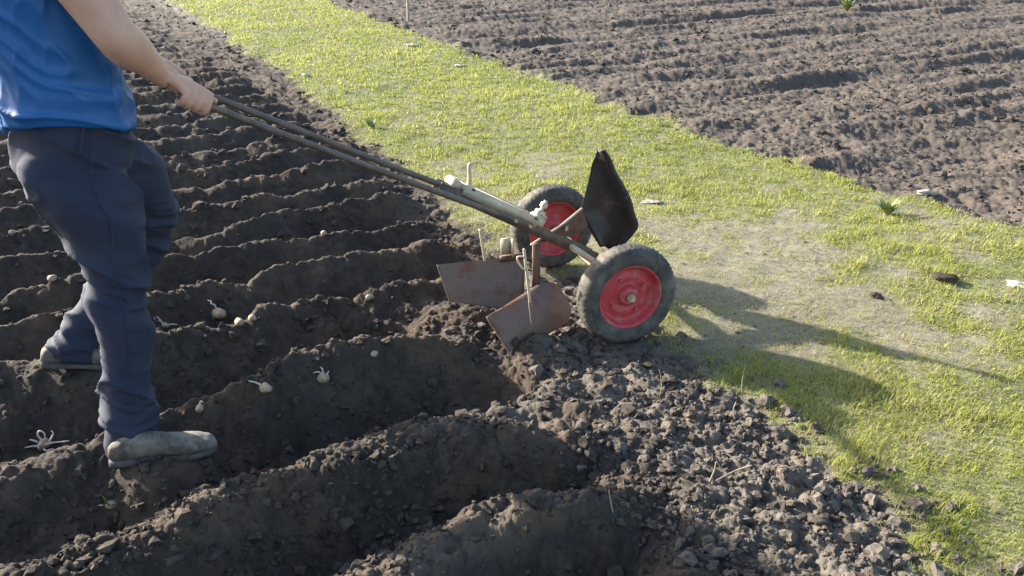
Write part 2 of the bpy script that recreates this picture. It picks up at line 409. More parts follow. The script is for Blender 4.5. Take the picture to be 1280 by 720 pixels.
def build_clods(name, x, y, rad, mat, label, sub=2, sink=.35):
    var, F = clod_variants(sub, 10); m = len(x); nv = len(var[0])
    z = height(x, y); Vs = np.stack(var)[RNG.integers(0, 10, m)]
    a = RNG.uniform(0, 2*math.pi, m); ca, sa = np.cos(a)[:, None], np.sin(a)[:, None]
    b = RNG.uniform(-.6, .6, m); cb, sbn = np.cos(b)[:, None], np.sin(b)[:, None]
    X, Y, Z = Vs[..., 0], Vs[..., 1], Vs[..., 2]
    Y, Z = Y*cb-Z*sbn, Y*sbn+Z*cb
    X, Y = X*ca-Y*sa, X*sa+Y*ca
    P = np.stack([X*rad[:, None]+x[:, None], Y*rad[:, None]+y[:, None], Z*rad[:, None]+(z+rad*(.6-sink))[:, None]], -1).reshape(-1, 3)
    FF = (F[None]+(np.arange(m)*nv)[:, None, None]).reshape(-1, 3)
    o = bpy.data.objects.new(name, mesh_np(name, P, FF, mat, smooth=False)); COL.objects.link(o)
    return props(o, label, 'soil', kind='stuff')
def lognorm(m, med, sig, lo, hi): return np.clip(med*np.exp(RNG.normal(0, sig, m)), lo, hi)
# headland rubble
x, y, r = scatter(70000, 1.4, 4.4, math.radians(45)); s, n = to_sn(x, y); sb = s_edge(s, n)
ends = np.interp(n, [0, 1.6, 2.2, 2.8, 3.4], [1.30, 1.40, 1.42, 1.35, 1.9])
dens = sstep(-.25, .15, s-ends)*sstep(-.22, .10, sb-s + .10*fbm(x*6, y*6, 2, 143))*(.35+.65*sstep(-.4, .3, fbm(x*4, y*4, 2, 140)))*np.interp(n, [1.7, 2.1, 2.6, 3.2], [1, .55, .25, 0])
k = RNG.random(len(x)) < dens*.62
x, y = x[k], y[k]; build_clods('soil_clods', x, y, lognorm(len(x), .0056, .66, .0028, .030), M_CLOD, 'grey brown clods of dry soil strewn over the headland beside the grass')
# crumbs on ridges
x, y, r = scatter(120000, 1.35, 17, math.radians(45)); s, n = to_sn(x, y); sb = s_edge(s, n)
k = (s < sb-.02) & (RNG.random(len(x)) < .30*sstep(-.35, .45, fbm(x*3, y*3, 3, 141))+.07)
x, y, r = x[k], y[k], r[k]; build_clods('soil_crumbs', x, y, lognorm(len(x), .0075, .55, .003, .03)*np.clip(r/3.5, 1, 1.7), M_CLOD_DARK, 'dark moist crumbs of soil covering the furrows and ridges', sub=1)
# field lumps
x, y, r = scatter(60000, 3.5, 22, math.radians(40)); s, n = to_sn(x, y); fb = f_edge(s, n)
k = (s > fb-.06) & (RNG.random(len(x)) < .40*sstep(-.4, .4, fbm(x*2, y*2, 3, 142))+.06)
x, y, r = x[k], y[k], r[k]; build_clods('field_clods', x, y, lognorm(len(x), .0085, .5, .004, .032)*np.clip(r/6, 1, 1.7), M_CLOD_FIELD, 'brown clods lying over the tilled field', sub=1)
# few crumbs carried out on to the path
x, y, r = scatter(9000, 1.5, 9, math.radians(42)); s, n = to_sn(x, y)
k = (s > s_edge(s, n)) & (s < f_edge(s, n)) & (RNG.random(len(x)) < (1-cover(x, y))*.30*np.exp(-(s-s_edge(s, n))/.5)+.015)
x, y = x[k], y[k]; build_clods('path_crumbs', x, y, lognorm(len(x), .006, .45, .003, .016), M_CLOD, 'small crumbs of soil scattered on the bare parts of the path', sub=1)

#<<<THINGS
# ------------------------------------------------------------------ materials of the things
M_RUBBER = simple('dusty_rubber', (.050, .048, .045), (.115, .107, .096), 14, .35, .65, .9, bmp=.4, bsc=160, third=(.22, .195, .16), tsc=9, tl=.5, th=.75, spec=.2)
M_RED = simple('faded_red_paint', (.50, .045, .055), (.38, .03, .036), 16, .35, .65, .5, bmp=.2, bsc=90, third=(.42, .17, .15), tsc=13, tl=.46, th=.72)
M_STEEL = simple('worn_steel', (.10, .085, .075), (.19, .165, .145), 25, .35, .65, .5, .35, .2, 120, third=(.16, .075, .04), tsc=11, tl=.5, th=.7)
M_HANDLE = simple('dark_painted_pipe', (.075, .062, .050), (.15, .122, .095), 18, .35, .65, .55, .2, .15, 120, third=(.16, .085, .05), tsc=9, tl=.55, th=.72)
M_PALE = simple('pale_worn_metal', (.56, .49, .34), (.43, .36, .25), 15, .35, .65, .5, .1, .15, 120, third=(.30, .20, .13), tsc=16, tl=.56, th=.75)
M_SHARE = simple('earth_polished_share', (.120, .082, .062), (.185, .140, .112), 9, .3, .7, .62, .1, .12, 140, third=(.13, .062, .036), tsc=9, tl=.46, th=.62)
M_BLACK = simple('blackened_sheet', (.020, .019, .020), (.055, .052, .052), 9, .35, .7, .48, .4, .3, 60, third=(.13, .11, .095), tsc=8, tl=.58, th=.8)
M_RUST = simple('rusty_brown_steel', (.085, .045, .030), (.15, .085, .055), 18, .35, .65, .75, .1, .3, 90)
M_SKIN = simple('skin', (.60, .37, .265), (.52, .295, .205), 14, .3, .7, .55, bmp=.12, bsc=160, third=(.50, .25, .18), tsc=9, tl=.55, th=.8)
_b = M_SKIN.node_tree.nodes['Principled BSDF']; _b.inputs['Subsurface Weight'].default_value = .12; _b.inputs['Subsurface Radius'].default_value = (.012, .005, .003)
M_SHIRT = simple('blue_knit', (.001, .085, .27), (.002, .102, .31), 6, .3, .7, .47, bmp=.12, bsc=260, bdist=.002); 
M_TROUSER = simple('navy_cotton', (.011, .018, .040), (.018, .026, .055), 7, .3, .7, .85, bmp=.25, bsc=300, bdist=.002, third=(.026, .031, .046), tsc=5, tl=.5, th=.8)
M_SHOE = simple('dusty_grey_suede', (.135, .120, .098), (.22, .20, .165), 14, .35, .65, .85, bmp=.3, bsc=140, third=(.060, .048, .038), tsc=12, tl=.42, th=.60)
M_SOLE = simple('shoe_rubber', (.05, .047, .044), (.10, .09, .08), 20, rough=.9)
M_HAIR = simple('brown_hair', (.045, .028, .018), (.08, .05, .03), 60, rough=.6, bmp=.5, bsc=200)
M_EYE = simple('eye_white', (.7, .68, .65), (.65, .62, .6), rough=.3)
M_IRIS = simple('iris', (.03, .02, .015), (.05, .03, .02), rough=.2)
M_POTATO = simple('potato_skin', (.40, .31, .20), (.28, .21, .14), 40, .35, .65, .8, bmp=.3, bsc=120, third=(.12, .09, .07), tsc=22, tl=.48, th=.66)
M_SPROUT = simple('pale_sprout', (.60, .54, .45), (.46, .40, .33), 60, rough=.6)
M_STRAW = simple('dry_stalk', (.36, .29, .19), (.26, .20, .13), 40, rough=.85)
M_STONE = simple('pale_stone', (.40, .37, .31), (.28, .25, .21), 30, rough=.9, bmp=.4, bsc=90)
M_WOOD = simple('weathered_wood', (.40, .35, .28), (.28, .24, .19), 30, rough=.9, bmp=.4, bsc=90)
M_WEED = simple('weed_leaf', (.14, .19, .05), (.22, .25, .08), 30, rough=.7)

# ------------------------------------------------------------------ the plough
AX_N, AX_F = np.array([.437, 2.91, .2]), np.array([.185, 3.648, .2])
AX_M = (AX_N+AX_F)/2; AXD = nrm(AX_N-AX_F)                # axle direction, far wheel to near wheel
plough = empty('hand_plough', (AX_M[0], AX_M[1], 0), 'old two-wheeled hand plough with red wheel rims, steel blades and two long pipe handles', 'plough')
UP = np.array([0, 0, 1.])
def lathe(prof, c, axis, n=72, mod=None):
    """prof: (axial, radius) loop, closed solid of revolution"""
    axis = nrm(axis); e1 = nrm(np.cross(axis, UP)); e2 = np.cross(axis, e1)
    V, F = [], []; m = len(prof)
    for k in range(n):
        a = 2*math.pi*k/n; d = e1*math.cos(a)+e2*math.sin(a)
        for j, (x, r) in enumerate(prof):
            rr = r + (mod(j, k, x, r) if mod else 0)
            V.append(c + axis*x + d*rr)
    for k in range(n):
        q = (k+1) % n
        for j in range(m): F.append([k*m+j, k*m+(j+1) % m, q*m+(j+1) % m, q*m+j])
    return np.array(V), F
def build_wheel(c, out):
    # tyre: rounded 4.00-8 section with chevron lugs on the tread
    prof = []
    for k in range(28):
        a = 2*math.pi*k/28; ca, sa = math.cos(a), math.sin(a)
        prof.append((.049*math.copysign(abs(sa)**.8, sa), .1585 + .0415*math.copysign(abs(ca)**.85, ca)))
    def tread(j, k, x, r):
        if r > .182:
            ch = (k + int(abs(x)*110)) % 3
            groove = abs(abs(x)-.016) < .005
            return (-.0048 if ch >= 2 or groove else 0) + .0012*math.sin(k*1.7+j)
        if .150 < r < .158: return 0
        return 0
    tyre = obj('tyre', lathe(prof, c, out, 168, tread), M_RUBBER, WHEEL)
    bead = [(x, r) for x, r in ((.041, .126), (.047, .132), (.045, .139), (.037, .136))]
    rim = [(.034, .132), (.040, .128), (.037, .122), (.028, .117), (.012, .112), (.004, .106), (.003, .094), (.010, .080), (.012, .070), (.006, .056), (.004, .046), (.014, .040),
           (.030, .036), (.034, .030), (.034, .010), (-.034, .010), (-.034, .034), (-.004, .044), (-.002, .07), (-.006, .10), (-.014, .116), (-.030, .120), (-.040, .128), (-.034, .132)]
    obj('rim', lathe(rim, c, out, 72), M_RED, WHEEL)
    # four bolt heads of the rim and the axle end
    e1 = nrm(np.cross(out, UP)); e2 = np.cross(out, e1)
    for a in (.5, 2.07, 3.64, 5.2):
        q = c + (e1*math.cos(a)+e2*math.sin(a))*.073
        obj('rim_bolt', tube([q+out*.008, q+out*.018], [.0075, .0075], 6, dome=False), M_RED, WHEEL, smooth=False)
    P = [tube([c+out*.02, c+out*.058], [.0105, .0105], 12, dome=False), tube([c+out*.036, c+out*.046], [.017, .017], 6, dome=False)]
    obj('axle_nut', join(P), M_PALE, WHEEL, smooth=False)
for c, out in ((AX_N, AXD), (AX_F, -AXD)):
    WHEEL = bpy.data.objects.new('wheel', None); WHEEL.empty_display_size = .1; COL.objects.link(WHEEL); WHEEL.parent = plough
    WHEEL.location = Vector(c-np.array([AX_M[0], AX_M[1], 0]))
    build_wheel(c, out)
obj('axle', tube([AX_F+AXD*.02, AX_N-AXD*.02], [.0165, .0165], 16, dome=False), M_PALE, plough)

BK = at(562, 234, 3.02); BF = AX_M + np.array([0, 0, .035])          # beam from its raised rear end down to the axle
bd = nrm(BF-BK); bs_ = nrm(np.cross(bd, UP)); bu = np.cross(bs_, bd)
if bu[2] < 0: bu = -bu
L = np.linalg.norm(BF-BK)
obj('beam', join([box(BK+bd*L*.5 + bs_*sg*.027 - bu*.012, (bd, bs_, bu), (L*.5+.05, .0045, .021)) for sg in (-1, 1)] +
                 [box(BK+bd*(L+.03)-bu*.012, (bd, bs_, bu), (.012, .030, .018)), box(BK+bd*.03-bu*.012, (bd, bs_, bu), (.012, .0225, .018))]), M_HANDLE, plough)
T0, T1 = BK+bd*.03+bu*.028, BK+bd*L*.585+bu*.028
Lt = np.linalg.norm(T1-T0)*.5; tm = (T0+T1)/2; far_ = bs_ if bs_[1] > 0 else -bs_; tm = tm + far_*.016
obj('tool_bar', join([box(tm-bu*.006, (bd, bs_, bu), (Lt, .050, .0115), .3), box(tm+bs_*.051-bu*.010, (bd, bs_, bu), (Lt-.01, .0035, .020)), box(tm-bs_*.051-bu*.010, (bd, bs_, bu), (Lt-.01, .0035, .020)),
                      tube([T0-bd*.016+far_*.016-bs_*.042-bu*.008, T0-bd*.016+far_*.016+bs_*.042-bu*.008], [.019, .019], 18, dome=False)]), M_PALE, plough)
# collars round the tube
for f in (.12, .93):
    q = T0+(T1-T0)*f; obj('strap', box(q+bu*.004+far_*.016, (bd, bs_, bu), (.008, .0560, .0045)), M_HANDLE, plough)
# crank pin at the rear end: upright with a bent-over grip
q = T0+bd*.045+bu*.006
obj('crank_pin', join([tube([q-bu*.012, q+UP*.030, q+UP*.082, q+UP*.094+bs_*-.0+bd*.012, q+UP*.108+bd*.060-bs_*.05], [.008, .008, .0075, .005, .0045], 10, sub=4),
                       tube([q-bu*.004, q+bu*.008], [.020, .020], 16, dome=False)]), M_PALE, plough)
# clamp with its bolt over the forward end
q = T1+bd*.002-bu*.016
CL = obj('clamp', join([box(q+bu*.012, (bd, bs_, bu), (.026, .034, .024)), box(q+bd*.028+bu*.040-bs_*.02, (nrm(bd*.4-bs_), nrm(bd+bs_*.4), UP), (.052, .014, .0045)), box(q+bd*.0+bu*.042, (bd, bs_, bu), (.018, .02, .014))]), M_PALE, plough)
obj('clamp_bolt', join([tube([q+bu*.04, q+bu*.098], [.0085, .0085], 10, dome=False), tube([q+bu*.070, q+bu*.088], [.0155, .0155], 6, dome=False)]), M_PALE, CL, smooth=False)
# the two handles, straight continuations of the beam
HE_N = atz(262, 133, 1.02); HE_F = atz(262, 119, 1.02)
HN1 = BK+bd*.37+bs_*.042-bu*.002; HF1 = BK+bd*.30-bs_*.042+bu*.010
if (HN1-HF1)[1] > 0: HN1, HF1 = BK+bd*.37-bs_*.042-bu*.002, BK+bd*.30+bs_*.042+bu*.010
hd_n = nrm(HN1-HE_N); hd_f = nrm(HF1-HE_F)
for e, q, d, tail in ((HE_N, HN1, hd_n, .088), (HE_F, HF1, hd_f, .155)):
    hnd = obj('handle', tube([e-d*tail, e+(q-e)*.5+UP*-.004, q], [.0105, .0110, .0125], 16, sub=6), M_HANDLE, plough)
    for f in (.93, .99):
        c = e+(q-e)*f; obj('handle_bolt', tube([c-bs_*.03, c+bs_*.03], [.0055, .0055], 6, dome=False), M_PALE, hnd, smooth=False)

def sheet(corners, nu=16, nv=12, bulge=.02, th=.005, crease=None, rough=.002, seed=1, edge=None):
    """thick curved plate through four corners TL,TR,BR,BL"""
    TL, TR, BR, BL = [np.asarray(c, float) for c in corners]
    U, Vv = np.meshgrid(np.linspace(0, 1, nu), np.linspace(0, 1, nv))
    u, v = U.ravel()[:, None], Vv.ravel()[:, None]
    if edge: u, v = edge(u, v)
    P = (TL*(1-u)+TR*u)*(1-v)+(BL*(1-u)+BR*u)*v
    nr = nrm(np.cross(TR-TL, BL-TL))
    if nr[1] > 0: nr = -nr                     # toward the camera side
    b = bulge*4*u*(1-u)*(.4+.6*4*v*(1-v)) if crease is None else bulge*np.where(u < crease, u/crease, (1-u)/(1-crease))
    P = P + nr*(b + rough*vnoise(u[:, 0]*6, v[:, 0]*6, seed)[:, None])
    Q = P - nr*th; n = nu*nv; F = []
    ix = lambda j, i: j*nu+i
    for j in range(nv-1):
        for i in range(nu-1):
            F.append([ix(j, i), ix(j, i+1), ix(j+1, i+1), ix(j+1, i)]); F.append([n+ix(j, i), n+ix(j+1, i), n+ix(j+1, i+1), n+ix(j, i+1)])
    loop = [ix(0, i) for i in range(nu)]+[ix(j, nu-1) for j in range(1, nv)]+[ix(nv-1, i) for i in range(nu-2, -1, -1)]+[ix(j, 0) for j in range(nv-2, 0, -1)]
    for a, b2 in zip(loop, loop[1:]+loop[:1]): F.append([a, n+a, n+b2, b2])
    return np.vstack([P, Q]), F
# near ridging wing
wing = obj('ridging_wing', sheet([at(608, 396, 2.82), at(690, 343, 3.10), at(722, 396, 3.06), at(638, 443, 2.78)], 34, 18, .06, .005, edge=lambda u, v: (u, .5+(v-.5)*np.sqrt(1-.80*(np.clip(u-.66, 0, 1)/.34)**2))), M_SHARE, plough)
r0, r1 = at(655, 312, 2.86), at(663, 382, 2.84)
stay = obj('stay_rod', join([tube([r0, (r0+r1)/2, r1], [.0055]*3, 10), tube([r0+(r1-r0)*.12, r0+(r1-r0)*.12+np.array([-.028, 0, -.004]), r0+(r1-r0)*.30+np.array([-.018, 0, 0]), r0+(r1-r0)*.38], [.0035]*4, 8, sub=4)]), M_PALE, wing)
obj('weld_rib', tube([at(662, 378, 2.84), at(666, 412, 2.81)], [.006, .005], 8), M_SHARE, wing)
# far ridging wing
wing2 = obj('ridging_wing', sheet([at(546, 331, 3.0), at(656, 319, 3.14), at(655, 390, 3.0), at(562, 377, 2.96)], 22, 14, -.03, .005), M_SHARE, plough)
r0, r1 = at(600, 288, 3.04), at(606, 325, 3.06)
obj('stay_rod', tube([r0, r1], [.0055, .0055], 10), M_PALE, wing2)
q = at(633, 308, 3.10)
obj('wing_bracket', join([box(q, ((1, .2, 0), (-.2, 1, 0), UP), (.022, .006, .034)), box(q+np.array([.024, -.012, 0]), ((1, .2, 0), (-.2, 1, 0), UP), (.005, .014, .034))]), M_PALE, wing2)
# legs under the beam that carry the wings
obj('tool_leg', join([box((at(668, 305, 3.06)+at(672, 372, 3.0))/2, ((1, .3, 0), (-.3, 1, 0), UP), (.015, .008, .115)), box(at(640, 322, 3.12), (nrm((1, .35, .0)), (-.35, 1, 0), UP), (.05, .008, .013))]), M_RUST, plough)
# tall blackened blade standing up in front of the axle
pts_l = [(746, 190), (740, 205), (737, 220), (731, 243), (725, 264), (731, 276), (738, 290), (750, 309)]
pts_r = [(751, 188), (758, 199), (765, 216), (774, 231), (783, 249), (788, 268), (791.5, 287), (764, 318)]
def blade_pts():
    nv = len(pts_l); nu = 12; P = []
    for j, (a, b) in enumerate(zip(pts_l, pts_r)):
        f = j/(nv-1)
        A, B = at(*a, 3.36-.02*f), at(*b, 3.30+.10*f)
        for k in range(nu):
            t = k/(nu-1); p = A*(1-t)+B*t + np.array([.10, .99, 0])*(.045*(4*t*(1-t))*(.35+.65*f)) + np.array([.0, .02, 0])*math.sin(j*1.3+k*.5)*.15
            P.append(p)
    P = np.array(P); return P, nu, nv
P, nu, nv = blade_pts(); P = np.concatenate([catmull(P.reshape(nv, nu, 3)[:, k], 4)[:, None] for k in range(nu)], 1); nv = P.shape[0]; P = P.reshape(-1, 3)
Qb = P + np.array([.02, .006, 0]); n_ = nu*nv; F = []
for j in range(nv-1):
    for i in range(nu-1):
        a = j*nu+i; F.append([a, a+1, a+nu+1, a+nu]); F.append([n_+a, n_+a+nu, n_+a+nu+1, n_+a+1])
loop = list(range(nu))+[j*nu+nu-1 for j in range(1, nv)]+[(nv-1)*nu+i for i in range(nu-2, -1, -1)]+[j*nu for j in range(nv-2, 0, -1)]
for a, b in zip(loop, loop[1:]+loop[:1]): F.append([a, n_+a, n_+b, b])
blade = obj('mouldboard', (np.vstack([P, Qb]), F), M_BLACK, plough); blade['label'] = 'tall curved blackened blade standing upright'
for q, r_ in ((at(747, 191, 3.36), (.012, .012, .010)), (at(783, 247, 3.33), (.010, .010, .008))): obj('bolt_head', ball(q, r_, 8), M_BLACK, blade)
# brown gusset that ties it to the beam
g_ = [at(664, 306, 3.16), at(700, 283, 3.24), at(727, 261, 3.33), at(734, 282, 3.34), at(726, 292, 3.32), at(700, 298, 3.24)]
gv = np.array(g_); off = np.array([.010, .022, 0])*.4
obj('gusset_plate', (np.vstack([gv, gv+off]), [[0, 1, 2, 3, 4, 5], [11, 10, 9, 8, 7, 6]]+[[i, 6+i, 6+(i+1) % 6, (i+1) % 6] for i in range(6)]), M_RUST, plough, smooth=False)
e_ = np.array([0, -.004, .002]); obj('gusset_lit_edge', tube([g_[0]+e_, g_[1]+e_, g_[2]+e_], [.0048]*3, 8), M_PALE, plough)  # pale bead stands in for the sunlit line along the plate's upper edge
obj('brace_tube', tube([at(698, 297, 3.25), at(742, 327, 3.16)], [.0135, .0135], 14, dome=False), M_PALE, plough)
q = at(708, 285, 3.25); obj('gusset_bolt', tube([q+np.array([0, .01, 0]), q-np.array([0, .016, 0])], [.0075, .0075], 6, dome=False), M_PALE, plough, smooth=False)

# ------------------------------------------------------------------ the man
FWD = nrm((math.cos(math.radians(28)), math.sin(math.radians(28)), 0)); RGT = np.array([FWD[1], -FWD[0], 0])
man = empty('person', (-1.26, 2.37, 0), 'man in a blue T-shirt and navy trousers walking behind the plough and gripping its handles', 'person')
HIP_R, HIP_L = np.array([-1.215, 2.275, .945]), np.array([-1.305, 2.47, .945])
KN_R, AN_R = at(146, 352, 2.22), at(165, 540, 2.17)
KN_L, AN_L = at(186, 272, 2.76), at(92, 428, 2.60)
TC = np.array([-1.252, 2.365, 0])
def tc(z, f=0, r=0): return TC*[1, 1, 0] + FWD*f + RGT*r + np.array([0, 0, z])
SH_R, SH_L = tc(1.485, .03, .235), tc(1.485, .03, -.235)
EL_R = at(143, 42, 2.185); WR_R = at(217, 108, 2.405)
WR_L = at(224, 91, 2.56)
EL_L = at(142, 66, 2.62)
def limb(p, n=20, sub=6, ref=(0, 0, 1)):
    return tube([q for q, _ in p], [r for _, r in p], n, sub=sub, ref=ref)
def hand(G, d, wrist, side):
    """fist closed round a bar through G running along d; side = +1 right hand"""
    out = nrm(np.cross(d, UP))                                     # across the bar, level
    if np.dot(out, RGT)*side < 0: out = -out
    up = nrm(np.cross(out, d)); up = up if up[2] > 0 else -up
    parts = []; kn = []
    for i, (o, ln, r0) in enumerate(((.036, 1.0, .0098), (.012, 1.08, .0100), (-.012, 1.0, .0095), (-.034, .86, .0085))):
        c = G + d*o
        pol = lambda a, rr: c + (out*math.cos(a)+up*math.sin(a))*rr
        R_ = .0135
        k0 = pol(math.radians(62), R_+.021); kn.append(k0)
        ch = [(k0, r0*1.12), (pol(math.radians(18), R_+.017), r0*1.0), (pol(math.radians(-28), R_+.0135), r0*1.02), (pol(math.radians(-78), R_+.0105), r0*.93),
              (pol(math.radians(-125), R_+.0095), r0*.93), (pol(math.radians(-168*ln), R_+.0085), r0*.80)]
        parts.append(tube([a for a, _ in ch], [b for _, b in ch], 10, sub=3))
        # back of the hand: a bone from the wrist to each knuckle
        w0 = wrist + d*.010 + (c-G)*.35
        parts.append(tube([w0, (w0+k0)/2+up*.006, k0], [.0165, .0145, .0115], 12, sub=3))
    parts.append(ball(wrist*.45+(kn[1]+kn[2])*.275 - out*.012 - up*.002, (.027, .027, .019), 10))
    parts.append(tube([wrist, wrist*.4+kn[3]*.6, kn[3]-d*.004-up*.012], [.018, .017, .013], 12, sub=3))      # heel of the palm
    th = [(wrist+d*.018-out*.014, .0155), (G-d*.012-out*.020+up*.026, .0145), (G+d*.020-out*.020+up*.018, .0115), (G+d*.044-out*.010+up*.019, .0108), (G+d*.060+out*.003+up*.0205, .0085)]
    parts.append(tube([a for a, _ in th], [b for _, b in th], 12, sub=4))
    return parts
G_R = HE_N + hd_n*-.050; G_L = HE_F + hd_f*-.125
W_R = G_R - hd_n*.088 + UP*.040 + RGT*.006; W_L = G_L - hd_f*.088 + UP*.044
parts = []
# trunk, neck, head
zz = [.88, .95, 1.05, 1.18, 1.30, 1.40, 1.47, 1.52]; wd = [.135, .14, .145, .165, .180, .180, .13, .07]; dp = [.09, .10, .105, .115, .12, .11, .08, .06]
parts.append(rings([tc(z, .0) for z in zz], [RGT*a for a in wd], [FWD*b for b in dp]))
parts.append(limb([(tc(1.48, .01), .064), (tc(1.56, .025), .058), (tc(1.62, .04), .058)]))
HC = tc(1.715, .055)
def hp(f, r, u): return HC + FWD*f + RGT*r + UP*u
parts += [ball(hp(-.012, 0, .025), 1, 12)]
v_, f_ = parts[-1]; v_ = (v_-hp(-.012, 0, .025)); parts[-1] = (hp(-.012, 0, .025)+np.outer(v_[:, 0], FWD)*.098+np.outer(v_[:, 1], RGT)*.077+np.outer(v_[:, 2], UP)*.105, f_)
parts.append(limb([(hp(.03, 0, -.02), (.062, .055)), (hp(.045, 0, -.075), (.050, .042)), (hp(.058, 0, -.108), (.026, .022))]))       # jaw
parts.append(limb([(hp(.086, 0, .022), .009), (hp(.103, 0, -.008), .012), (hp(.104, 0, -.024), .0145)], 10, 3))                            # nose
parts.append(limb([(hp(.078, -.034, .034), .008), (hp(.090, 0, .034), .008), (hp(.078, .034, .034), .008)], 8, 3))                          # brow
parts.append(limb([(hp(.082, -.020, -.056), .006), (hp(.091, 0, -.054), .008), (hp(.082, .020, -.056), .006)], 8, 3))                       # lips
parts.append(limb([(hp(.083, -.017, -.066), .006), (hp(.090, 0, -.067), .008), (hp(.083, .017, -.066), .006)], 8, 3))
for s_ in (-1, 1):
    parts.append(limb([(hp(-.010, s_*.076, .022), (.008, .018)), (hp(-.006, s_*.083, .0), (.009, .017)), (hp(-.002, s_*.077, -.026), (.007, .010))], 10, 3))
# arms and hands
parts.append(limb([(SH_R, .070), (SH_R*.6+EL_R*.4+RGT*.004, .066), (SH_R*.25+EL_R*.75, .059), (EL_R, .054), (EL_R*.75+W_R*.25+UP*-.004, .056), (EL_R*.45+W_R*.55, .046), (EL_R*.12+W_R*.88, .033), (W_R, (.032, .027))], 22))
parts.append(limb([(SH_L, .068), (SH_L*.6+EL_L*.4, .062), (SH_L*.25+EL_L*.75, .055), (EL_L, .048), (EL_L*.75+W_L*.25, .050), (EL_L*.45+W_L*.55, .041), (EL_L*.12+W_L*.88, .029), (W_L, (.029, .024))], 22))
parts += hand(G_R, hd_n, W_R, 1) + hand(G_L, hd_f, W_L, -1)
# legs under the cloth
for h_, k_, a_ in ((HIP_R, KN_R, AN_R), (HIP_L, KN_L, AN_L)):
    parts.append(limb([(h_-UP*.05, .072), (h_*.6+k_*.4, .062), (h_*.15+k_*.85, .048), (k_, .044), (k_*.65+a_*.35-FWD*.008, .044), (k_*.15+a_*.85, .032), (a_, .030)]))
V, F, _ = remesh(join(parts), .0040, 2)
obj('body', (V, F), M_SKIN, man)
for s_ in (-1, 1):
    e = hp(.070, s_*.031, .014); ey = obj('eye', ball(e, .0125, 10), M_EYE, man); obj('iris', ball(e+FWD*.0085, .0058, 8), M_IRIS, ey)
# hair: close cap of strands
cap = ball((0, 0, 0), 1, 18); cv = cap[0]
hv = hp(-.014, 0, .030)+np.outer(cv[:, 0], FWD)*.106+np.outer(cv[:, 1], RGT)*.085+np.outer(cv[:, 2], UP)*.112
keep = [f for f in cap[1] if np.mean(cv[f, 2])-.75*np.mean(cv[f, 0])*(np.mean(cv[f, 0]) > 0)*1.0 > -.05-.45*(np.mean(cv[f, 0]) < 0)]
o = obj('hair', (hv, keep), M_HAIR, man); sm = o.modifiers.new('thick', 'SOLIDIFY'); sm.thickness = .012

def wrinkle(V, Nn, fn):
    return V + Nn*fn(V)[:, None]
# trousers
def leg(px, Ys, rad):
    P = [at(a, b, y) for (a, b), y in zip(px, Ys)]; return limb(list(zip(P, rad)), 26, 6)
parts = [rings([tc(1.075, .004), tc(1.02, 0), tc(.96, -.003), tc(.90, -.010), tc(.845, -.012)], [RGT*a for a in (.172, .180, .190, .198, .185)], [FWD*b for b in (.138, .147, .156, .162, .14)], 32)]
parts.append(limb([(tc(.90, -.045, .085), (.095, .11)), (tc(.86, -.04, .085), (.10, .115)), (at(114, 250, 2.26), (.118, .128)), (at(133, 300, 2.25), (.094, .098)), (at(146, 350, 2.23), (.082, .084)),
                   (at(153, 400, 2.21), (.075, .077)), (at(159, 460, 2.19), (.073, .074)), (at(162, 510, 2.175), (.071, .076)), (at(161, 540, 2.165), (.069, .078)), (at(160, 553, 2.158), (.070, .081)), (at(159.5, 558, 2.156), (.066, .078))], 30, 6))
parts.append(limb([(tc(.90, -.03, -.085), (.10, .11)), (tc(.84, .02, -.09), (.105, .112)), (at(164, 222, 2.62), (.100, .108)), (at(184, 262, 2.74), (.088, .094)), (at(183, 292, 2.76), (.082, .086)), (at(160, 335, 2.71), (.078, .08)),
                   (at(128, 380, 2.65), (.072, .074)), (at(106, 412, 2.60), (.066, .072)), (at(95, 432, 2.59), (.068, .076)), (at(93, 437, 2.588), (.066, .074))], 30, 6))
V, F, Nn = remesh(join(parts), .006, 6)
def tfold(V):
    x, y, z = V.T; a = x*FWD[0]+y*FWD[1]; b = x*RGT[0]+y*RGT[1]
    w1 = vnoise(a*7+z*9, z*3.5-b*6+a*4, 200)                       # long slanting drapes
    w2 = vnoise(a*11-z*4+2, z*30+a*14+b*5, 201)                     # short cross folds
    hem = np.exp(-((z-.17)/.12)**2)+.9*np.exp(-((z-.52)/.12)**2)+.5*np.exp(-((z-.84)/.07)**2)
    return .020*((1-np.abs(w1))**3-.3) + .017*hem*((1-np.abs(w2))**2-.35)
V = wrinkle(V, Nn, tfold)
tr = obj('trousers', (V, F), M_TROUSER, man)
# seams, a back pocket welt and the side pocket
def on_surface(p, d, V=V): # nearest vertex to a sight point
    k = np.argmin(((V-p)**2).sum(1)); return V[k] + d*.002
vd = nrm(np.array([.4, -1, .1]))
seam = [on_surface(at(px, py, 2.13), vd) for px, py in ((118, 172), (112, 183), (104, 194), (96, 203))]
seam2 = [on_surface(at(px, py, 2.08), vd*.3) for px, py in ((146, 172), (140, 215), (141, 255), (147, 300), (155, 345), (161, 400), (167, 450), (171, 500), (173, 540))]
obj('side_seam', tube(seam2, [.0018]*9, 6, sub=6), M_TROUSER, tr)
obj('pocket_welt', tube(seam, [.0035]*4, 8, sub=3), M_TROUSER, tr)
